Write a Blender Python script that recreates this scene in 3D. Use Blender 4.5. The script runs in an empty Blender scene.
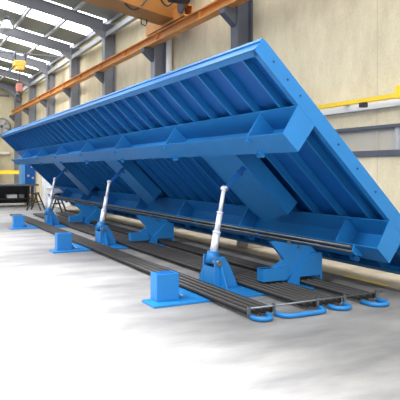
import bpy, bmesh, math, random
from mathutils import Vector, Matrix
random.seed(4)
C = bpy.context.scene.collection
R = math.radians

# ---------------------------------------------------------------- materials
def srgb(r, g, b):
    def f(c):
        c /= 255.0
        return c/12.92 if c <= .04045 else ((c+.055)/1.055)**2.4
    return (f(r), f(g), f(b), 1)

def mat(name, col, rough=.5, metal=0, var=.08, scale=6.0, bump=0.0, emit=None, estr=0, col2=None, stretch=(1,1,1), spec=.5):
    m = bpy.data.materials.new(name); m.use_nodes = True
    nt = m.node_tree; b = nt.nodes['Principled BSDF']
    tc = nt.nodes.new('ShaderNodeTexCoord')
    mp = nt.nodes.new('ShaderNodeMapping'); mp.inputs['Scale'].default_value = stretch
    nt.links.new(tc.outputs['Object'], mp.inputs['Vector'])
    n = nt.nodes.new('ShaderNodeTexNoise'); n.inputs['Scale'].default_value = scale; n.inputs['Detail'].default_value = 6
    nt.links.new(mp.outputs['Vector'], n.inputs['Vector'])
    r = nt.nodes.new('ShaderNodeValToRGB')
    r.color_ramp.elements[0].position = .3; r.color_ramp.elements[1].position = .72
    c2 = col2 or tuple(min(1, c*(1+var)) for c in col[:3])+(1,)
    r.color_ramp.elements[0].color = tuple(c*(1-var) for c in col[:3])+(1,)
    r.color_ramp.elements[1].color = c2
    nt.links.new(n.outputs['Fac'], r.inputs['Fac'])
    nt.links.new(r.outputs['Color'], b.inputs['Base Color'])
    b.inputs['Roughness'].default_value = rough
    b.inputs['Metallic'].default_value = metal
    b.inputs['Specular IOR Level'].default_value = spec
    if bump:
        bp = nt.nodes.new('ShaderNodeBump'); bp.inputs['Strength'].default_value = bump; bp.inputs['Distance'].default_value = .01
        nt.links.new(n.outputs['Fac'], bp.inputs['Height']); nt.links.new(bp.outputs['Normal'], b.inputs['Normal'])
    if emit:
        b.inputs['Emission Color'].default_value = emit; b.inputs['Emission Strength'].default_value = estr
    return m

BLUE = mat('blue_paint', srgb(28, 112, 176), .42, var=.06, scale=3, spec=.4)
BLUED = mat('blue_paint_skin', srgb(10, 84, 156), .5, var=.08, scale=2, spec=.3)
CHROME = mat('chrome', srgb(222, 226, 234), .3, .25, var=.02)
STEELROD = mat('bare_steel', srgb(120, 125, 130), .35, .8)
RODD = mat('dark_rod', srgb(96, 98, 100), .35, .5)
PIPE = mat('black_pipe', srgb(30, 27, 26), .5, .1, var=.3, scale=14, stretch=(1, .15, 1))
DARK = mat('dark_steel', srgb(48, 50, 56), .5, .2)
BOLT = mat('bolt_hole', srgb(18, 40, 80), .6)
ORANGE = mat('orange_paint', srgb(206, 140, 74), .5, var=.12, scale=2.5)
BROWN = mat('ochre_girder_paint', srgb(158, 104, 46), .5, var=.1, scale=1.5)
YELLOW = mat('yellow_paint', srgb(240, 200, 40), .5, var=.06)
GREY = mat('grey_steel_paint', srgb(136, 138, 146), .55, var=.1, scale=1.5)
GREYD = mat('dark_grey_steel_paint', srgb(84, 88, 98), .55, var=.1, scale=1.5)
LGREY = mat('light_grey_steel_paint', srgb(176, 178, 180), .6, var=.06)
WALLM = None
ROOFM = mat('roof_sheet', srgb(150, 152, 142), .7, var=.07, scale=.7)
PLAST = mat('white_sheeting', srgb(240, 242, 246), .5, var=.08, scale=3)
WHITE = mat('white_paint', srgb(232, 232, 228), .5, var=.03)
CURB = mat('precast_curb', srgb(178, 164, 144), .85, var=.1, scale=4, bump=.3)
CONC = mat('concrete_block', srgb(170, 160, 148), .9, var=.12, scale=6, bump=.4)
SKY = mat('skylight_glazing', srgb(250, 252, 255), .4, var=.01, emit=(.93, .97, 1, 1), estr=5.5)
HOOKR = mat('red_oxide', srgb(150, 92, 84), .6)
GLASSW = mat('window_haze_glass', srgb(190, 182, 164), .35, var=.1, scale=1.2)

def wall_material():
    m = bpy.data.materials.new('concrete_panel'); m.use_nodes = True
    nt = m.node_tree; b = nt.nodes['Principled BSDF']; b.inputs['Roughness'].default_value = .9
    tc = nt.nodes.new('ShaderNodeTexCoord')
    n = nt.nodes.new('ShaderNodeTexNoise'); n.inputs['Scale'].default_value = 1.3; n.inputs['Detail'].default_value = 10; n.inputs['Roughness'].default_value = .7
    mp = nt.nodes.new('ShaderNodeMapping'); mp.inputs['Scale'].default_value = (1, 1.4, .7)
    nt.links.new(tc.outputs['Object'], mp.inputs['Vector']); nt.links.new(mp.outputs['Vector'], n.inputs['Vector'])
    r = nt.nodes.new('ShaderNodeValToRGB')
    r.color_ramp.elements[0].position = .3; r.color_ramp.elements[0].color = srgb(204, 190, 156)
    r.color_ramp.elements[1].position = .7; r.color_ramp.elements[1].color = srgb(230, 217, 184)
    nt.links.new(n.outputs['Fac'], r.inputs['Fac'])
    n2 = nt.nodes.new('ShaderNodeTexNoise'); n2.inputs['Scale'].default_value = 22; n2.inputs['Detail'].default_value = 5
    nt.links.new(tc.outputs['Object'], n2.inputs['Vector'])
    mx = nt.nodes.new('ShaderNodeMixRGB'); mx.blend_type = 'OVERLAY'; mx.inputs['Fac'].default_value = .22
    nt.links.new(r.outputs['Color'], mx.inputs['Color1']); nt.links.new(n2.outputs['Fac'], mx.inputs['Color2'])
    nt.links.new(mx.outputs['Color'], b.inputs['Base Color'])
    bp = nt.nodes.new('ShaderNodeBump'); bp.inputs['Strength'].default_value = .25
    nt.links.new(n2.outputs['Fac'], bp.inputs['Height']); nt.links.new(bp.outputs['Normal'], b.inputs['Normal'])
    return m
WALLM = wall_material()

def floor_material():
    m = bpy.data.materials.new('workshop_floor'); m.use_nodes = True
    nt = m.node_tree; b = nt.nodes['Principled BSDF']; b.inputs['Roughness'].default_value = .55; b.inputs['Specular IOR Level'].default_value = .3
    tc = nt.nodes.new('ShaderNodeTexCoord')
    n = nt.nodes.new('ShaderNodeTexNoise'); n.inputs['Scale'].default_value = .9; n.inputs['Detail'].default_value = 9; n.inputs['Roughness'].default_value = .62
    mp = nt.nodes.new('ShaderNodeMapping'); mp.inputs['Scale'].default_value = (.8, 2.2, 1); mp.inputs['Rotation'].default_value = (0, 0, R(25))
    nt.links.new(tc.outputs['Object'], mp.inputs['Vector']); nt.links.new(mp.outputs['Vector'], n.inputs['Vector'])
    r = nt.nodes.new('ShaderNodeValToRGB')
    r.color_ramp.elements[0].position = .32; r.color_ramp.elements[0].color = srgb(104, 103, 104)
    r.color_ramp.elements[1].position = .7; r.color_ramp.elements[1].color = srgb(142, 140, 138)
    nt.links.new(n.outputs['Fac'], r.inputs['Fac'])
    # paler, sandier screed beyond the floor rail (X > 5.8)
    sp = nt.nodes.new('ShaderNodeSeparateXYZ'); nt.links.new(tc.outputs['Object'], sp.inputs['Vector'])
    gt = nt.nodes.new('ShaderNodeMath'); gt.operation = 'GREATER_THAN'; gt.inputs[1].default_value = 5.8
    nt.links.new(sp.outputs['X'], gt.inputs[0])
    r2 = nt.nodes.new('ShaderNodeValToRGB')
    r2.color_ramp.elements[0].position = .3; r2.color_ramp.elements[0].color = srgb(160, 148, 132)
    r2.color_ramp.elements[1].position = .7; r2.color_ramp.elements[1].color = srgb(192, 180, 162)
    nt.links.new(n.outputs['Fac'], r2.inputs['Fac'])
    mx = nt.nodes.new('ShaderNodeMixRGB'); nt.links.new(gt.outputs[0], mx.inputs['Fac'])
    nt.links.new(r.outputs['Color'], mx.inputs['Color1']); nt.links.new(r2.outputs['Color'], mx.inputs['Color2'])
    nt.links.new(mx.outputs['Color'], b.inputs['Base Color'])
    return m
FLOORM = floor_material()

# ---------------------------------------------------------------- mesh builder
ident = lambda x, y, z: (x, y, z)
class MB:
    def __init__(s): s.v = []; s.f = []
    def poly(s, prof, mp0, mp1):
        """prism: prof list of 2-D points, mp0/mp1 map them to the two end faces"""
        k = len(s.v); n = len(prof)
        s.v += [mp0(*p) for p in prof] + [mp1(*p) for p in prof]
        s.f.append(tuple(k+i for i in range(n))); s.f.append(tuple(k+n+i for i in reversed(range(n))))
        for i in range(n):
            j = (i+1) % n
            s.f.append((k+j, k+i, k+n+i, k+n+j))
        return s
    def box(s, x0, x1, y0, y1, z0, z1, f=ident):
        return s.poly([(x0, z0), (x1, z0), (x1, z1), (x0, z1)], lambda a, b: f(a, y0, b), lambda a, b: f(a, y1, b))
    def tube(s, p, q, r, r2=None, seg=14):
        p = Vector(p); q = Vector(q); d = (q-p).normalized()
        u = d.orthogonal().normalized(); w = d.cross(u); r2 = r if r2 is None else r2
        prof = [(math.cos(2*math.pi*i/seg), math.sin(2*math.pi*i/seg)) for i in range(seg)]
        return s.poly(prof, lambda a, b: tuple(p+u*a*r+w*b*r), lambda a, b: tuple(q+u*a*r2+w*b*r2))
    def path(s, pts, r, seg=8):
        pts = [Vector(p) for p in pts]; k = len(s.v); n = len(pts)
        for i, p in enumerate(pts):
            d = (pts[min(i+1, n-1)]-pts[max(i-1, 0)]).normalized()
            a = Vector((0, 0, 1)) if abs(d.z) < .95 else Vector((1, 0, 0))
            u = d.cross(a).normalized(); w = d.cross(u)
            for j in range(seg):
                t = 2*math.pi*j/seg; s.v.append(tuple(p+u*r*math.cos(t)+w*r*math.sin(t)))
        for i in range(n-1):
            for j in range(seg):
                a = k+i*seg+j; b = k+i*seg+(j+1) % seg
                s.f.append((a, b, b+seg, a+seg))
        s.f.append(tuple(k+j for j in reversed(range(seg)))); s.f.append(tuple(k+(n-1)*seg+j for j in range(seg)))
        return s
    def lathe(s, c, prof, seg=20):
        k = len(s.v); n = len(prof)
        for r, z in prof:
            for j in range(seg):
                t = 2*math.pi*j/seg; s.v.append((c[0]+r*math.cos(t), c[1]+r*math.sin(t), c[2]+z))
        for i in range(n-1):
            for j in range(seg):
                a = k+i*seg+j; b = k+i*seg+(j+1) % seg
                s.f.append((a, b, b+seg, a+seg))
        return s
    def build(s, name, m, root=None, parent=None, bevel=0, smooth=False):
        off = Vector(root.location) if root else Vector((0, 0, 0))
        me = bpy.data.meshes.new(name); me.from_pydata([tuple(Vector(v)-off) for v in s.v], [], s.f)
        bm = bmesh.new(); bm.from_mesh(me); bmesh.ops.recalc_face_normals(bm, faces=bm.faces)
        bm.to_mesh(me); bm.free()
        me.materials.append(m)
        o = bpy.data.objects.new(name, me); C.objects.link(o)
        if root: o.parent = parent or root
        if smooth:
            for p in me.polygons: p.use_smooth = len(p.vertices) == 4
        if bevel:
            b = o.modifiers.new('bevel', 'BEVEL'); b.width = bevel; b.segments = 2; b.limit_method = 'ANGLE'
        return o

def tag(o, label, cat, group=None):
    o['label'] = label; o['category'] = cat
    if group: o['group'] = group
    return o
def thing(name, loc, label, cat, group=None):
    o = bpy.data.objects.new(name, None); C.objects.link(o); o.location = loc; o.empty_display_size = .2
    return tag(o, label, cat, group)
def single(name, mb, m, origin, label, cat, group=None, **k):
    """a thing that is one mesh, its origin at its base"""
    off = Vector(origin); mb.v = [tuple(Vector(v)-off) for v in mb.v]
    o = mb.build(name, m, **k); o.location = origin
    return tag(o, label, cat, group)
def struct(name, mb, m, **k):
    o = mb.build(name, m, **k); o['kind'] = 'structure'; return o
def copy_tree(o, parent=None):
    c = o.copy(); C.objects.link(c); c.parent = parent
    for ch in [x for x in C.objects if x.parent == o]: copy_tree(ch, c)
    return c
def dup(o, loc, label, group=None):
    c = copy_tree(o); c.location = loc; c['label'] = label
    if group: c['group'] = group
    return c

# ---------------------------------------------------------------- hall shell
WX = 8.0; Y0, Y1 = -6.0, 46.0
roofz = lambda x: 7.95 + .205*(WX-x)
struct('floor', MB().box(-16, WX+.3, Y0-4, Y1+.3, -.2, 0), FLOORM)
w = MB()
WZ0, WZ1, WY0, WY1 = 1.97, 2.38, 3.0, 12.0        # window band in the side wall
w.box(WX, WX+.25, Y0, Y1, 0, WZ0).box(WX, WX+.25, Y0, Y1, WZ1, 8.0)
w.box(WX, WX+.25, Y0, WY0, WZ0, WZ1).box(WX, WX+.25, WY1, Y1, WZ0, WZ1)
struct('wall_right', w, WALLM)
j = MB()
for k in range(0, 10):
    for yy in (12.67+5.38*(k-1)-4.51,):
        j.box(WX-.004, WX, yy, yy+.015, 0, 7.9)
struct('trim_1', j, mat('panel_joint', srgb(200, 187, 162), .9))
struct('wall_back', MB().poly([(-4, 0), (WX, 0), (WX, roofz(WX)), (-4, roofz(-4))], lambda a, b: (a, Y1, b), lambda a, b: (a, Y1+.25, b)), WALLM)
struct('ceiling', MB().poly([(-4, roofz(-4)), (WX+.3, roofz(WX+.3)), (WX+.3, roofz(WX+.3)+.12), (-4, roofz(-4)+.12)],
       lambda a, b: (a, Y0, b), lambda a, b: (a, Y1+.3, b)), ROOFM)
# side window: frame, mullion, glass
wf = MB().box(WX-.06, WX+.02, WY0-.05, WY1+.05, WZ0-.10, WZ0).box(WX-.06, WX+.02, WY0-.05, WY1+.05, WZ1, WZ1+.06)
wf.box(WX-.06, WX+.02, WY1, WY1+.05, WZ0, WZ1)
wr = struct('window_1', wf, GREYD)
g = MB().box(WX+.04, WX+.06, WY0, WY1, WZ0, WZ1).build('pane', GLASSW); g.parent = wr
g = MB().box(WX-.03, WX+.03, 7.62, 7.70, WZ0, WZ1).build('window_mullion', LGREY); g.parent = wr

frames = [12.67+5.38*k for k in range(-3, 7)]
PUR = [8.0-.15-1.5*k for k in range(8)]
# skylights: one glazed strip per bay just beyond each rafter
wn = 2
for fy in frames:
    if fy+2.1 > Y1: continue
    m_ = MB()
    for a, b in zip(PUR[1:], PUR[:-1]):
        a += .09; b -= .09
        m_.poly([(a, roofz(a)-.03), (b, roofz(b)-.03), (b, roofz(b)-.005), (a, roofz(a)-.005)],
                lambda p, q, y=fy+.25: (p, y, q), lambda p, q, y=fy+3.3: (p, y, q))
    struct('window_%d' % wn, m_, SKY); wn += 1
# columns, rafters
names = {2: 'nearest tall grey column rising behind the top corner of the blue table',
         3: 'dark steel column under the end of the ochre crane girder',
         4: 'grey column in the wall row, first one left of the crane girder end',
         5: 'grey column in the wall row, second one left of the crane girder end',
         6: 'grey column in the wall row, third one left of the crane girder end',
         7: 'grey column in the wall row, fourth one left of the girder, behind the far tip',
         8: 'farthest column of the wall row, where the orange rail ends'}
for k, fy in enumerate(frames):
    if fy < 9 or fy > Y1: continue
    mt = GREYD if k == 3 else (GREY if k > 3 else LGREY)
    mt2 = GREYD if k == 3 else GREY
    t = thing('steel_column', (7.75, fy, 0), names.get(k, 'farthest grey steel column in the corner of the hall'), 'column', 'wall columns')
    MB().box(7.52, 7.56, fy-.17, fy+.17, 0, 7.75).box(7.94, 7.98, fy-.17, fy+.17, 0, 7.75).build('flange', mt, t)
    MB().box(7.56, 7.94, fy-.012, fy+.012, 0, 7.75).build('web', mt2, t)
    MB().poly([(7.52, 5.70), (7.16, 5.70), (7.16, 5.56), (7.52, 5.25)], lambda a, b: (a, fy-.12, b), lambda a, b: (a, fy+.12, b)).build('rail_bracket', GREYD, t)
    if k > 2:
        lab = {4: 'grey roof rafter nearest the ochre girder, in the top of the photo', 5: 'long grey rafter crossing the top left between two rows of skylights',
               6: 'grey rafter just below the high bay lamp', 3: 'grey roof rafter over the ochre crane girder'}.get(k, 'distant grey roof rafter deep in the hall, %s' % ('behind the yellow hoist' if k == 7 else 'closest to the back wall'))
        m_ = MB()
        x0, x1 = -4, 7.52
        for d0, d1, wd in ((-.02, -.05, .13), (-.42, -.45, .13), (-.05, -.42, .015)):
            m_.poly([(x0, roofz(x0)+d1-.16), (x1, roofz(x1)+d1-.16), (x1, roofz(x1)+d0-.16), (x0, roofz(x0)+d0-.16)],
                    lambda a, b, y=fy-wd: (a, y, b), lambda a, b, y=fy+wd: (a, y, b))
        m_.poly([(6.9, roofz(6.9)-.60), (7.52, roofz(7.5)-.9), (7.52, roofz(7.5)-.60)], lambda a, b: (a, fy-.1, b), lambda a, b: (a, fy+.1, b))
        single('roof_rafter', m_, GREY, (7.5, fy, 7.4), lab, 'rafter', 'roof rafters')
ordn = ['at the eaves above the wall', 'first one in from the eaves', 'second one in from the eaves', 'third one in from the eaves']
for i, px in enumerate(PUR[:6]):
    z = roofz(px)
    single('roof_purlin', MB().box(px-.05, px+.05, 7, Y1-.02, z-.17, z-.03), LGREY if i else GREY, (px, 7, z-.17),
           'long grey purlin running under the roof sheets, ' + (ordn[i] if i < 4 else 'near the left edge of the photo'), 'purlin', 'roof purlins')
single('eaves_beam', MB().box(7.56, 7.9, 9, Y1-.02, 7.30, 7.36).box(7.56, 7.6, 9, Y1-.02, 7.18, 7.30), LGREY, (7.7, 9, 7.2),
       'light grey eaves beam running along the top of the side wall', 'beam')
# white drain pipe beside the dark column
single('drain_pipe', MB().tube((7.86, 17.45, 0), (7.86, 17.45, 7.6), .1), WHITE, (7.86, 17.45, 0), 'pale vertical drain pipe beside the dark column', 'pipe', smooth=True)

# ---------------------------------------------------------------- crane
rb = thing('crane_rail_beam', (7.32, 9, 5.62), 'long orange crane runway beam on brackets along the wall columns', 'beam')
MB().box(7.18, 7.46, 6, 44.5, 5.70, 5.73).box(7.18, 7.46, 6, 44.5, 5.95, 5.98).box(7.31, 7.33, 6, 44.5, 5.73, 5.95).build('runway_beam', ORANGE, rb)
MB().box(7.29, 7.35, 6, 44.5, 5.98, 6.02).build('rail', STEELROD, rb)
m_ = MB()
for k in range(12):
    y = 8+3*k; m_.box(7.2, 7.44, y, y+.02, 5.73, 5.95)
m_.build('stiffener', ORANGE, rb)

E0 = Vector((7.30, 16.6, 6.10)); dv = Vector((.894, .448, 0)).normalized(); pv = Vector((-dv.y, dv.x, 0))
def G(t, y, z): p = E0 - dv*t + pv*y; return (p.x, p.y, E0.z+z)
gr = thing('crane_girder', tuple(E0), 'ochre overhead crane girder crossing the top of the photo above the orange rail', 'crane')
MB().box(-.05, 11, -.75, -.72, .04, .95, G).box(-.05, 11, -.08, -.05, .04, .95, G).build('side_plate', BROWN, gr)
MB().box(-.05, 11, -.82, .02, 0, .04, G).build('bottom_flange', BROWN, gr)
MB().box(-.05, 11, -.82, .02, .95, .99, G).build('top_flange', BROWN, gr)
MB().box(-.05, -.03, -.78, -.02, .04, .95, G).build('girder_end_plate', BROWN, gr)
MB().box(7.17, 7.47, 14.9, 17.8, 6.03, 6.08).box(7.17, 7.2, 14.9, 17.8, 6.08, 6.34).box(7.44, 7.47, 14.9, 17.8, 6.08, 6.34).box(7.17, 7.47, 14.9, 17.8, 6.34, 6.37).build('end_carriage', ORANGE, gr)
mt = MB().tube((6.55, 14.5, 6.42), (7.1, 14.5, 6.42), .2).tube((6.4, 14.5, 6.42), (6.55, 14.5, 6.42), .13).build('drive_motor', DARK, gr, smooth=True)
MB().tube((7.1, 15.0, 6.3), (7.165, 15.0, 6.3), .2).build('gear_cover', GREYD, gr, smooth=True)
pts = [(6.2-.1*i, 15.2-.05*i, 6.5-.5*math.sin(math.pi*i/12)) for i in range(13)]
MB().path(pts, .025).build('power_cable', DARK, gr, smooth=True)
pts = [(6.9-.06*i, 14.9-.03*i, 6.5-.32*math.sin(math.pi*i/12)) for i in range(13)]
MB().path(pts, .025).build('power_cable', DARK, gr, smooth=True)
# small hanging cable clip under the girder
p = Vector(G(1.05, -.1, 0))
MB().path([(p.x-.09, p.y, p.z), (p.x-.09, p.y, p.z-.16), (p.x+.05, p.y, p.z-.2), (p.x+.09, p.y, p.z-.12), (p.x+.09, p.y, p.z)], .018).build('cable_clip', DARK, gr, smooth=True)

# distant hoist with hook block
hx, hy = 5.35, 30.6
z0 = 7.25
h = thing('chain_hoist', (hx, hy, z0), 'yellow hoist trolley with a hanging hook block, upper left', 'hoist')
MB().box(hx-.3, hx+.3, hy-.25, hy+.25, z0-.35, z0-.05).box(hx-.22, hx+.22, hy-.3, hy+.3, z0-.55, z0-.35).build('body', mat('hoist_ochre', srgb(178, 140, 56), .5), h, bevel=.04)
for dx in (-.25, .25): MB().tube((hx+dx, hy-.1, z0+.32), (hx+dx, hy-.1, z0-.1), .08).build('trolley_wheel_arm', DARK, h)
MB().tube((hx, hy, z0-.5), (hx, hy, z0-1.25), .035).build('chain', DARK, h)
hb = MB().box(hx-.16, hx+.16, hy-.12, hy+.12, z0-1.65, z0-1.2).build('hook_block', HOOKR, h, bevel=.04)
MB().path([(hx, hy, z0-1.65), (hx, hy, z0-1.85), (hx+.12, hy, z0-2.0), (hx+.05, hy, z0-2.18), (hx-.12, hy, z0-2.12), (hx-.14, hy, z0-2.0)], .04).build('hook', DARK, h, hb, smooth=True)
single('hoist_track', MB().box(hx-3, 7.5, hy-.05, hy+.05, z0+.32, z0+.38), GREYD, (hx, hy, z0+.3), 'thin grey beam carrying the yellow hoist', 'beam')

# high bay lamp
lx, ly, lz = 4.0, 25.9, 7.85
l = thing('high_bay_lamp', (lx, ly, lz), 'round high bay lamp with dark cap hanging from the roof at upper left', 'lamp')
MB().lathe((lx, ly, lz), [(.1, .2), (.14, .17), (.21, .03), (.27, -.15), (.28, -.22), (.26, -.22), (.19, .0), (.02, .1)]).build('shade', mat('lamp_bell', srgb(214, 218, 224), .25, .3), l, smooth=True)
MB().tube((lx, ly, lz+.18), (lx, ly, lz+.40), .1).build('cap', DARK, l, smooth=True)
MB().tube((lx, ly, lz+.40), (lx, ly, roofz(lx)), .02).build('hanger', DARK, l)

# ---------------------------------------------------------------- the tilting table
TX, TZ = 3.461, 2.999; ang = R(44.262); ca, sa = math.cos(ang), math.sin(ang)
def P(s, y, n): return (TX+s*ca-n*sa, y, TZ-s*sa-n*ca)
TY0, TY1, SL = 5.2, 23.1, 3.9
STN = [6.4, 11.35, 16.3]
tb = thing('tilting_table', P(3.05, TY0, .55), 'huge blue steel tilting casting table, raised on edge, ribbed underside showing', 'tilting table')
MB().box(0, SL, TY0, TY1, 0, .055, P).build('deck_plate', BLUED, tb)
MB().box(0, SL, TY0-.012, TY0, -.004, .172, P).box(0, SL, TY0, TY0+.07, .160, .172, P).build('end_plate', BLUE, tb)
MB().box(0, SL, TY1, TY1+.012, -.004, .172, P).build('end_plate', BLUE, tb)
MB().box(-.012, 0, TY0, TY1, -.004, .172, P).box(-.03, -.012, TY0, TY1, .0, .05, P).box(-.012, .07, TY0, TY1, .160, .172, P).build('edge_beam', BLUE, tb)
MB().box(SL, SL+.012, TY0, TY1, -.004, .172, P).box(SL-.06, SL, TY0, TY1, .160, .172, P).build('edge_beam', BLUE, tb)
for s in (.24, .50, .74, 1.5, 1.9, 2.3):
    MB().tube(P(s, TY0-.016, .08), P(s, TY0-.011, .08), .014, seg=10).build('bolt', BOLT, tb)
y = 5.56
while y < 22.95:
    MB().box(.0, SL, y-.006, y+.006, .055, .152, P).box(.02, SL-.02, y-.018, y+.012, .150, .160, P).build('rib', BLUE, tb)
    y += .56
def channel(name, pr, lab=None):
    """C section: inner flange, web, outer flange, open up the slope; pr = four corners (s,n)"""
    (s0, n0), (s1, n1), (s2, n2), (s3, n3) = pr     # inner-top, outer-top, outer-bottom, inner-bottom
    t = .014
    m = MB()
    m0 = lambda a, b: P(a, TY0, b); m1 = lambda a, b: P(a, TY1-.2, b)
    m.poly([(s0, n0), (s0, n0+t), (s3, n0+t), (s3, n0)], m0, m1)
    m.poly([(s1, n1-t), (s1, n1), (s2, n1), (s2, n1-t)], m0, m1)
    m.poly([(s3-t, n0+t), (s2-t, n1-t), (s2, n1-t), (s3, n0+t)], m0, m1)
    ch = m.build(name, BLUE, tb)
    MB().poly(pr, lambda a, b: P(a, TY0-.014, b), lambda a, b: P(a, TY0, b)).build('channel_end_plate', BLUE, tb, ch)
    for yy in BR:
        e = .016
        q = [(s0+.03, n0+e), (s1+.01, n1-e), (s2-e, n1-e), (s3-e, n0+e)]
        for dy in (0,):
            MB().poly(q, lambda a, b: P(a, yy+dy, b), lambda a, b: P(a, yy+dy+.03, b)).build('stiffener', BLUE, tb, ch)
    return ch
BR = [5.95+2.475*k for k in range(7)]
upc = channel('channel_beam', [(.79, .176), (.87, .55), (1.155, .55), (1.11, .176)])
loc = channel('channel_beam', [(2.71, .176), (2.80, .55), (3.07, .55), (3.03, .176)])
# clamp lugs on the upper channel lip
for yy in BR:
    m = MB().box(1.10, 1.18, yy-.08, yy-.06, .545, .60, P).box(1.10, 1.18, yy-.02, yy, .545, .60, P)
    m.tube(P(1.165, yy-.11, .585), P(1.165, yy+.03, .585), .016, seg=8)
    m.build('lip_bracket', BLUE, tb)
    MB().box(.90, .95, yy-.025, yy+.025, .55, .59, P).build('lip_bolt', BLUE, tb)
for yy in [v-.15 for v in BR]:
    m = MB().box(3.02, 3.09, yy-.08, yy-.06, .55, .60, P).box(3.02, 3.09, yy, yy+.02, .55, .60, P)
    m.tube(P(3.065, yy-.11, .585), P(3.065, yy+.03, .585), .016, seg=8)
    m.build('lip_bracket', BLUE, tb)
# two bare rods along the lower channel, held by brackets
for s, n in ((2.80, .585), (2.875, .60)):
    MB().tube(P(s, 5.62, n), P(s, 22.6, n), .021, seg=10).build('guide_rod', RODD, tb, smooth=True)
yy = 5.6
while yy < 22.6:
    MB().poly([(2.80, .55), (2.84, .63), (2.90, .63), (3.02, .55)], lambda a, b: P(a, yy-.012, b), lambda a, b: P(a, yy+.012, b)).build('rod_bracket', BLUE, tb)
    yy += 2.2
# swing arms at the three stations
for st in STN:
    a = MB().box(1.10, 2.52, st+.46, st+.48, .165, .40, P).box(1.10, 2.60, st+1.28, st+1.30, .165, .40, P)
    a.poly([(1.10, st+.44), (2.50, st+.44), (2.78, st+1.32), (1.10, st+1.32)], lambda q, y: P(q, y, .40), lambda q, y: P(q, y, .415))
    arm = a.build('swing_arm', BLUE, tb)
    MB().box(1.10, 2.74, st+1.30, st+1.72, .30, .315, P).box(1.10, 2.74, st+1.70, st+1.72, .165, .30, P).build('arm_side_plate', BLUE, tb, arm)
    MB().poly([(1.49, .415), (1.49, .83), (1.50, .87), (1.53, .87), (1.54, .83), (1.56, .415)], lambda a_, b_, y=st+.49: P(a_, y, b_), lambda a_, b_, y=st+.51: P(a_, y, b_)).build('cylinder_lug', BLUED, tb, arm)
    MB().tube(P(1.515, st+.44, .85), P(1.515, st+.56, .85), .018, seg=12).build('pin', STEELROD, tb, arm, smooth=True)
    MB().tube(P(1.62, st+.72, .415), P(1.62, st+.72, .44), .05, seg=12).build('arm_port', DARK, tb, arm, smooth=True)

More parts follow.
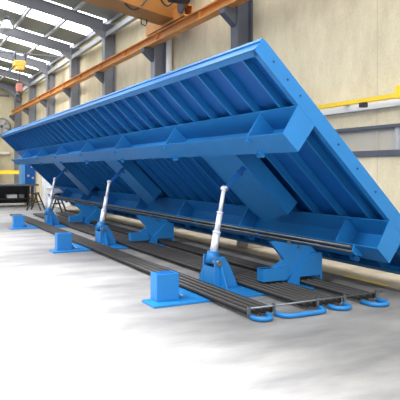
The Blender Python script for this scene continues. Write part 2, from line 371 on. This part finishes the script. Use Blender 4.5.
# ---------------------------------------------------------------- stations
where = ['nearest the camera', 'middle one of three', 'farthest one of three']
def station(i, st, protos):
    if i == 0:
        # base frame with pad box
        b = thing('base_frame', (2.6, st, 0), 'x', 'base frame', 'blue base frames')
        MB().poly([(2.58, st-.25), (5.22, st-.25), (5.22, st+.5), (4.4, st+.5), (4.4, st+.85), (3.2, st+.85), (3.2, st+.14), (2.58, st+.14)], lambda a, c: (a, c, 0), lambda a, c: (a, c, .028)).build('base_plate', BLUE, b, bevel=.004)
        pb = MB().box(2.69, 2.98, st-.08, st+.13, .028, .355).build('pad_box', BLUE, b, bevel=.006)
        MB().poly([(2.98, .028), (3.1, .028), (2.98, .16)], lambda a, c: (a, st+.1, c), lambda a, c: (a, st+.115, c)).build('gusset', BLUE, b, pb)
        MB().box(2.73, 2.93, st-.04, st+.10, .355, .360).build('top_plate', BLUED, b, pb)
        # pedestal
        d = thing('support_pedestal', (4.7, st, .028), 'x', 'pedestal', 'blue support pedestals')
        prof = [(4.24, .118), (4.24, .285), (4.43, .285), (4.61, .385), (4.385, .635), (4.47, .64), (4.88, .565), (5.06, .54), (5.19, .43), (5.21, .14)]
        MB().poly(prof, lambda a, c: (a, st+.03, c), lambda a, c: (a, st+.09, c)).build('fork_plate', BLUE, d)
        MB().poly([(4.63, .028), (4.63, .08), (5.03, .45), (5.215, .45), (5.215, .028), (5.185, .028), (5.185, .14), (4.83, .14), (4.83, .028)],
                  lambda a, c: (a, st-.02, c), lambda a, c: (a, st+.03, c)).build('column_plate', BLUE, d)
        MB().box(4.24, 4.63, st-.02, st+.03, .118, .285).box(4.24, 4.6, st+.03, st+.14, .265, .285).box(4.24, 4.26, st+.09, st+.14, .118, .265).build('base_block', BLUE, d)
        MB().box(4.63, 4.82, st+.09, st+.38, .028, .14).build('column_side', BLUE, d)
        MB().box(5.19, 5.21, st+.09, st+.38, .028, .42).build('column_side', BLUE, d)
        for x_, z_ in ((4.68, .615), (4.84, .545)):
            MB().tube((x_, st+.01, z_), (x_, st+.03, z_), .022).build('bolt', STEELROD, d)
        # cylinder
        bx, by, bz = 3.73, st+.50, .40
        tx, ty, tz = 3.935, st+.50, 1.345
        c = thing('hydraulic_cylinder', (bx, by, .028), 'x', 'hydraulic cylinder', 'telescopic hydraulic cylinders')
        bp = MB()
        for dy in (-.2, .12):
            bp.poly([(3.675, .028), (3.675, .2), (3.69, .44), (3.83, .44), (3.92, .30), (4.04, .028)], lambda a, e, y=by+dy: (a, y, e), lambda a, e, y=by+dy+.03: (a, y, e))
        bp.box(3.68, 3.70, by-.17, by+.12, .028, .3)
        bp.poly([(3.84, .03), (3.84, .25), (3.98, .03)], lambda a, e: (a, by-.015, e), lambda a, e: (a, by+.015, e))
        br = bp.build('mounting_bracket', BLUE, c, bevel=.004)
        MB().poly([(by-.2, .028), (by-.2, .34), (by-.38, .028)], lambda a, e: (3.76, a, e), lambda a, e: (3.785, a, e)).build('gusset', BLUE, c, br)
        MB().poly([(by+.15, .028), (by+.15, .38), (by+.40, .12), (by+.40, .028)], lambda a, e: (3.76, a, e), lambda a, e: (3.785, a, e)).build('gusset', BLUE, c, br)
        MB().tube((3.745, by-.22, .36), (3.745, by+.17, .36), .04).build('pin', STEELROD, c, br, smooth=True)
        p0 = Vector((3.74, by, .33)); p1 = Vector((tx, ty, tz))
        q = lambda t: tuple(p0.lerp(p1, t))
        MB().tube(q(0), q(.16), .085).build('collar', BLUE, c, smooth=True)
        MB().tube(q(.13), q(.42), .052).tube(q(.40), q(.43), .057).build('barrel', CHROME, c, smooth=True)
        MB().tube(q(.42), q(.68), .040).tube(q(.665), q(.69), .045).build('middle_stage', CHROME, c, smooth=True)
        MB().tube(q(.68), q(.97), .028).build('rod', CHROME, c, smooth=True)
        v = p1
        MB().tube((v.x, v.y-.035, v.z), (v.x, v.y+.035, v.z), .038).build('rod_eye', CHROME, c, smooth=True)
        protos += [b, d, c]
        b['label'] = 'blue base plate with upright pad box, nearest the camera, front of the pipes'
        d['label'] = 'blue forked pedestal under the table, nearest the camera, behind the pipe ends'
        c['label'] = 'silver telescopic cylinder on blue bracket, the largest and nearest'
    else:
        dy = st-STN[0]
        for o in protos:
            kind = o['category']
            lab = {'base frame': 'blue base plate with pad box, %s, left of the pipes', 'pedestal': 'blue forked pedestal under the table, %s',
                   'hydraulic cylinder': 'silver telescopic cylinder on blue bracket, %s'}[kind] % where[i]
            dup(o, tuple(Vector(o.location)+Vector((0, dy, 0))), lab)
protos = []
for i, st in enumerate(STN): station(i, st, protos)

# ---------------------------------------------------------------- pipes on the floor
PR = .034; PZ = .03+PR
bundles = [('left', [3.325+.095*i for i in range(4)], 'long black heating pipe in the bundle left of the cylinders', 'pipes left of the cylinders'),
           ('mid', [4.10+.095*i for i in range(6)], 'long black heating pipe in the wide bundle between cylinders and pedestals', 'pipes between cylinders and pedestals'),
           ('right', [4.90+.105*i for i in range(3)], 'long black heating pipe in the narrow bundle running through the pedestals', 'pipes through the pedestals')]
for nm, xs, lab, grp in bundles:
    proto = None
    for x in xs:
        if proto is None:
            proto = single('heating_pipe', MB().tube((x, 5.28, PZ), (x, 20.6, PZ), PR, seg=16), PIPE, (x, 5.28, .03), lab, 'pipe', grp, smooth=True)
        else:
            c = proto.copy(); C.objects.link(c); c.location.x = x
# blue U-bends lying flat at the near ends
def ubend(x0, x1, y1, label):
    r = .027; yb = 5.24; z = .028; pts = []
    rr = min((x1-x0)/2, .12)
    pts.append((x0, yb, z))
    for i in range(7):
        t = math.pi/2*i/6; pts.append((x0+rr-rr*math.cos(t), y1+rr-rr*math.sin(t), z))
    for i in range(7):
        t = math.pi/2*i/6; pts.append((x1-rr+rr*math.sin(t), y1+rr-rr*math.cos(t), z))
    pts.append((x1, yb, z))
    single('pipe_bend', MB().path(pts, r, seg=10), BLUE, (x0, y1, 0), label, 'pipe bend', smooth=True)
ubend(3.32, 3.52, 5.08, 'small blue U bend at the left end of the steel crossbar')
ubend(3.64, 4.24, 5.07, 'widest blue U bend, lying flat below the steel crossbar')
ubend(4.38, 4.60, 5.07, 'small blue U bend between the widest bend and the right end bend')
ubend(4.88, 5.12, 5.0, 'blue U bend at the right end of the steel crossbar')
cb = thing('crossbar', (3.3, 5.22, .10), 'thin steel crossbar across the near ends of the black pipes', 'bar')
MB().tube((3.28, 5.25, .112), (5.22, 5.25, .112), .012, seg=8).build('rod', STEELROD, cb, smooth=True)
for x in (3.30, 3.62, 4.22, 4.62, 5.12):
    MB().box(x-.015, x+.015, 5.235, 5.265, .05, .14).build('clip', STEELROD, cb)

# ---------------------------------------------------------------- floor rail, curb, blocks
fr = single('floor_rail', MB().box(5.78, 5.84, -2, 40, 0, .02), mat('rail_steel', srgb(110, 104, 98), .6, .3, var=.35, scale=3), (5.8, -2, 0), 'dark steel rail set in the floor behind the blue table', 'rail')
single('floor_marking', MB().box(5.88, 6.0, 5.9, 6.75, .0, .004), YELLOW, (5.9, 6, 0), 'yellow mark on the floor beside the dark rail at right', 'marking')
single('precast_curb', MB().box(6.75, 7.1, 6.45, 27.8, 0, .13), CURB, (6.75, 6.45, 0), 'long low pale precast curb lying behind the floor rail', 'curb', bevel=.01)
single('precast_curb', MB().box(6.75, 7.15, 3.2, 6.40, 0, .2), CONC, (6.75, 3.2, 0), 'grey curb block at the right edge beyond the end of the pale curb', 'curb', bevel=.01)
for (x, yy, hh, lb) in ((6.25, 10.0, .32, 'pale concrete block on the floor seen just right of the nearest cylinder'), (6.3, 14.2, .3, 'pale concrete block seen right of the middle pedestal'), (6.3, 19.5, .35, 'pale concrete block seen left of the middle pedestal')):
    b = MB().poly([(x, 0), (x+.42, 0), (x+.38, hh), (x+.04, hh)], lambda a, c: (a, yy, c), lambda a, c: (a, yy+.45, c))
    single('concrete_block', b, CONC, (x, yy, 0), lb, 'block', bevel=.015)

# ---------------------------------------------------------------- yellow beam on the side wall
yb = thing('conduit_beam', (7.7, 4, 2.7), 'yellow beam on the side wall at right, above the window band', 'beam')
MB().box(7.62, 7.72, 7.3, 30, 2.86, 2.935).build('beam', YELLOW, yb)
MB().box(7.60, 7.74, 5.0, 7.35, 2.84, 3.06).build('end_section', YELLOW, yb, bevel=.01)
for y_ in (6.5, 8.9, 12, 18): MB().box(7.72, 7.99, y_, y_+.06, 2.88, 2.94).build('wall_bracket', GREY, yb)
single('cable_tray', MB().box(7.93, 7.99, 4.5, 30, 2.76, 2.87), WHITE, (7.96, 4.5, 2.7), 'white strip of cable tray below the yellow wall beam', 'tray')
MBj = MB().box(7.60, 7.72, 8.12, 8.24, 2.77, 2.86)
single('junction_box', MBj, DARK, (7.66, 8.17, 2.73), 'small dark box hanging under the yellow wall beam', 'box', bevel=.01)

# ---------------------------------------------------------------- far left clutter
def at(u, v, z=0.0):
    l_ = (u-200)/577.; w_ = (170-v)/577.; t = (z-1.6)/w_
    a_ = math.atan(298/577.); s_, c_ = math.sin(a_), math.cos(a_)
    return Vector(((s_+c_*l_)*t, (c_-s_*l_)*t, z))
def trestle(p, hgt, wid, rot, label, proto=[None]):
    if proto[0] is None:
        t = thing('trestle', (0, 0, 0), label, 'trestle', 'dark steel trestles')
        MB().box(-wid/2, wid/2, -.05, .05, hgt-.08, hgt).build('top_bar', DARK, t)
        for sx in (-1, 1):
            for sy in (-1, 1):
                MB().tube((sx*wid*.38, sy*.03, hgt-.05), (sx*wid*.5, sy*.28, 0), .03, seg=6).build('leg', DARK, t)
            MB().tube((sx*wid*.45, -.17, .32), (sx*wid*.45, .17, .32), .02, seg=6).build('crosspiece', DARK, t)
        proto[0] = t
    else:
        t = copy_tree(proto[0]); t['label'] = label
    t.location = p; t.rotation_euler.z = rot
    return t
trestle(at(36, 210), .70, .60, R(62), 'dark steel trestle left of the farthest cylinder')
trestle(at(60, 213.5)+Vector((.1, .9, 0)), .78, .62, R(62), 'dark steel trestle right of the farthest cylinder')
p = at(60, 213.5)+Vector((.1, .9, 0))
single('wrapped_roll', MB().tube((p.x-.35, p.y+.25, .80), (p.x+.75, p.y-.1, .80), .10, seg=12), PLAST, (p.x, p.y, .70), 'white plastic wrapped roll lying on the right trestle', 'roll', smooth=True)
# work bench with blue box
p = Vector((4.2, 26.2, 0))
wb = thing('workbench', tuple(p), 'long dark workbench with a grey top at the far left', 'workbench')
MB().box(1.6, 5.35, 25.8, 27.2, .90, .98).build('top', GREYD, wb)
MB().box(1.6, 5.2, 26.3, 27.1, .30, .36).build('shelf', DARK, wb)
MB().box(1.6, 5.2, 27.1, 27.15, .1, .88).build('back_panel', DARK, wb)
for x in (1.7, 3.3, 5.1):
    for y in (25.95, 27.0):
        MB().box(x-.05, x+.05, y-.05, y+.05, 0, .9).build('leg', DARK, wb)
for i, (x, w_) in enumerate(((3.35, .35), (4.1, .42), (4.6, .22))):
    single('parts_bin', MB().box(x, x+w_, 26.35, 26.75, .36, .52), WHITE if i != 2 else GREY, (x, 26.4, .36), ['left white bin on the shelf under the dark workbench', 'wide white bin on the shelf under the workbench', 'small grey bin on the shelf under the workbench'][i], 'bin', bevel=.01)
bb = thing('blue_steel_cabinet', (4.75, 26.4, .98), 'upright blue steel box standing on the far workbench under the table end', 'cabinet')
MB().box(4.80, 5.25, 26.1, 26.7, .98, 2.30).build('body', BLUED, bb, bevel=.01)
MB().box(4.66, 4.80, 26.05, 26.7, .98, 2.30).build('side_post', mat('pale_blue_paint', srgb(80, 150, 205), .5), bb)
for x, z in ((4.95, 1.35), (5.1, 1.75), (4.9, 2.0), (5.15, 1.25)):
    MB().tube((x, 26.1, z), (x, 26.07, z), .05, seg=10).build('knob', LGREY, bb)
single('storage_tub', MB().poly([(5.1, .0), (5.6, .0), (5.68, .42), (5.02, .42)], lambda a, b: (a, 27.6, b), lambda a, b: (a, 28.1, b)), mat('tub_yellow', srgb(206, 168, 60), .5), (5.3, 27.6, 0), 'mustard yellow tub on the floor right of the workbench', 'tub', bevel=.01)
# leaning white wrapped panels
for i, (x, y, w_) in enumerate(((5.55, 26.0, .6), (6.5, 28.2, .6), (6.0, 25.2, .6))):
    n = 9; m_ = MB()
    prof = [(x+w_*k/n, y+.04*math.sin(k*2.1+i)) for k in range(n+1)]
    prof += [(a, b+.06) for a, b in reversed(prof)]
    m_.poly(prof, lambda a, b: (a, b, 0), lambda a, b: (a+.05*i, b+.35, 2.1))
    single('sheeted_board', m_, PLAST, (x, y, 0), ['white sheeted board leaning upright, left of the group behind the trestles', 'white sheeted board leaning upright at the back of the group', 'white sheeted board leaning upright, right of the group'][i], 'board', 'white sheeted boards')
# yellow barrier and white ledge on the back wall
yr = thing('yellow_barrier', (2.5, 33, 0), 'yellow horizontal barrier bar beyond the workbench at far left', 'barrier')
MB().box(1.5, 6.2, 32.95, 33.05, 1.38, 1.58).build('bar', YELLOW, yr)
for x in (1.8, 6.0): MB().box(x-.05, x+.05, 32.95, 33.05, 0, 1.38).build('post', GREYD, yr)
single('wall_ledge', MB().box(0, 7.3, 45.7, 46, 2.8, 2.98), WHITE, (3, 45.8, 2.8), 'white ledge running along the far back wall', 'ledge')
single('wall_rail', MB().box(0, 7.3, 45.85, 46, 7.2, 7.35), GREY, (3, 45.9, 7.2), 'thin grey rail high on the far back wall', 'rail')
single('wall_cabinet', MB().box(2.0, 6.4, 45.3, 46, 0, 2.2), GREYD, (4, 45.6, 0), 'dark grey storage cupboard against the back wall', 'cupboard')
single('standing_post', MB().box(5.95, 6.2, 43.5, 43.8, 0, 4.6), DARK, (6.1, 43.6, 0), 'dark post at the extreme left in front of the back wall', 'post')
fan = thing('wall_fan', (6.5, 45.6, 4.7), 'round grey wall fan high on the back wall at left', 'fan')
m_ = MB()
c = Vector((6.7, 45.7, 4.9))
pts = [(c.x+.6*math.cos(2*math.pi*i/24), c.y, c.z+.6*math.sin(2*math.pi*i/24)) for i in range(25)]
m_.path(pts, .07).build('housing', GREY, fan, smooth=True)
for i in range(6):
    t = i*math.pi/3; d1 = Vector((math.cos(t), 0, math.sin(t))); d2 = Vector((-math.sin(t), 0, math.cos(t)))
    v = [c+d1*.1-d2*.05, c+d1*.1+d2*.05, c+d1*.55+d2*.22, c+d1*.55-d2*.12]
    MB().poly([tuple(x[:]) for x in v], lambda a, b, z: (a, b, z), lambda a, b, z: (a, b+.02, z)).build('blade', LGREY, fan)
MB().tube((c.x, c.y-.05, c.z), (c.x, 46, c.z), .12).build('hub', GREYD, fan)

# ---------------------------------------------------------------- camera
cam = bpy.data.cameras.new('camera'); co = bpy.data.objects.new('camera', cam); C.objects.link(co)
co.location = (0, 0, 1.6); a0 = math.atan(298/577.)
co.rotation_euler = (R(90), 0, -a0)
cam.sensor_width = 36; cam.lens = 577/400*36; cam.shift_y = -30/400.0
bpy.context.scene.camera = co

# ---------------------------------------------------------------- light
wd = bpy.data.worlds.new('world'); bpy.context.scene.world = wd; wd.use_nodes = True
bg = wd.node_tree.nodes['Background']; bg.inputs['Color'].default_value = (.9, .95, 1, 1); bg.inputs['Strength'].default_value = 1.1
def area(name, loc, target, size, sy, power, col=(1, 1, 1)):
    l = bpy.data.lights.new(name, 'AREA'); l.shape = 'RECTANGLE'; l.size = size; l.size_y = sy; l.energy = power; l.color = col
    o = bpy.data.objects.new(name, l); C.objects.link(o); o.location = loc
    o.rotation_euler = (Vector(target)-Vector(loc)).to_track_quat('-Z', 'Y').to_euler()
    return o
# added key light behind the camera, brightens the faces turned to it
area('added_key_area', (2.5, -5, 4.0), (4.5, 8, 1.0), 6, 4, 520, (1, .98, .95))
# added spots without fixtures, each brightening one area of the hall
def spot(name, loc, target, ang, blend, power):
    l = bpy.data.lights.new(name, 'SPOT'); l.spot_size = R(ang); l.spot_blend = blend; l.energy = power; l.shadow_soft_size = .5
    o = bpy.data.objects.new(name, l); C.objects.link(o); o.location = loc
    o.rotation_euler = (Vector(target)-Vector(loc)).to_track_quat('-Z', 'Y').to_euler()
spot('added_floor_spot', (-1.5, 1.8, 6.5), (-0.5, 3.2, 0), 56, .9, 24000)  # added to whiten the near aisle floor, as are the next two
spot('added_floor_spot', (-1.4, 7.5, 6.5), (0.2, 8.0, 0), 58, 1.0, 13000)
spot('added_floor_spot', (-1.2, 13.0, 6.5), (0.9, 13.5, 0), 58, 1.0, 8000)
spot('added_floor_spot', (-0.5, 21, 6.8), (2.6, 21, 0), 60, 1.0, 5000)  # added to lift the far floor
for y_ in (5, 11, 17):
    spot('added_fill_spot', (-3.5, y_-3, 8.5), (3.4, y_+.5, 1.6), 42, .35, 2600)  # added to brighten the channel webs of the table
spot('added_fill_spot', (1.5, 28, 8.2), (8, 34, 4), 110, 1.0, 2500)  # added to brighten the far part of the walls
sc = bpy.context.scene
sc.view_settings.view_transform = 'Standard'; sc.view_settings.look = 'None'; sc.view_settings.gamma = 1; sc.view_settings.exposure = 0.0
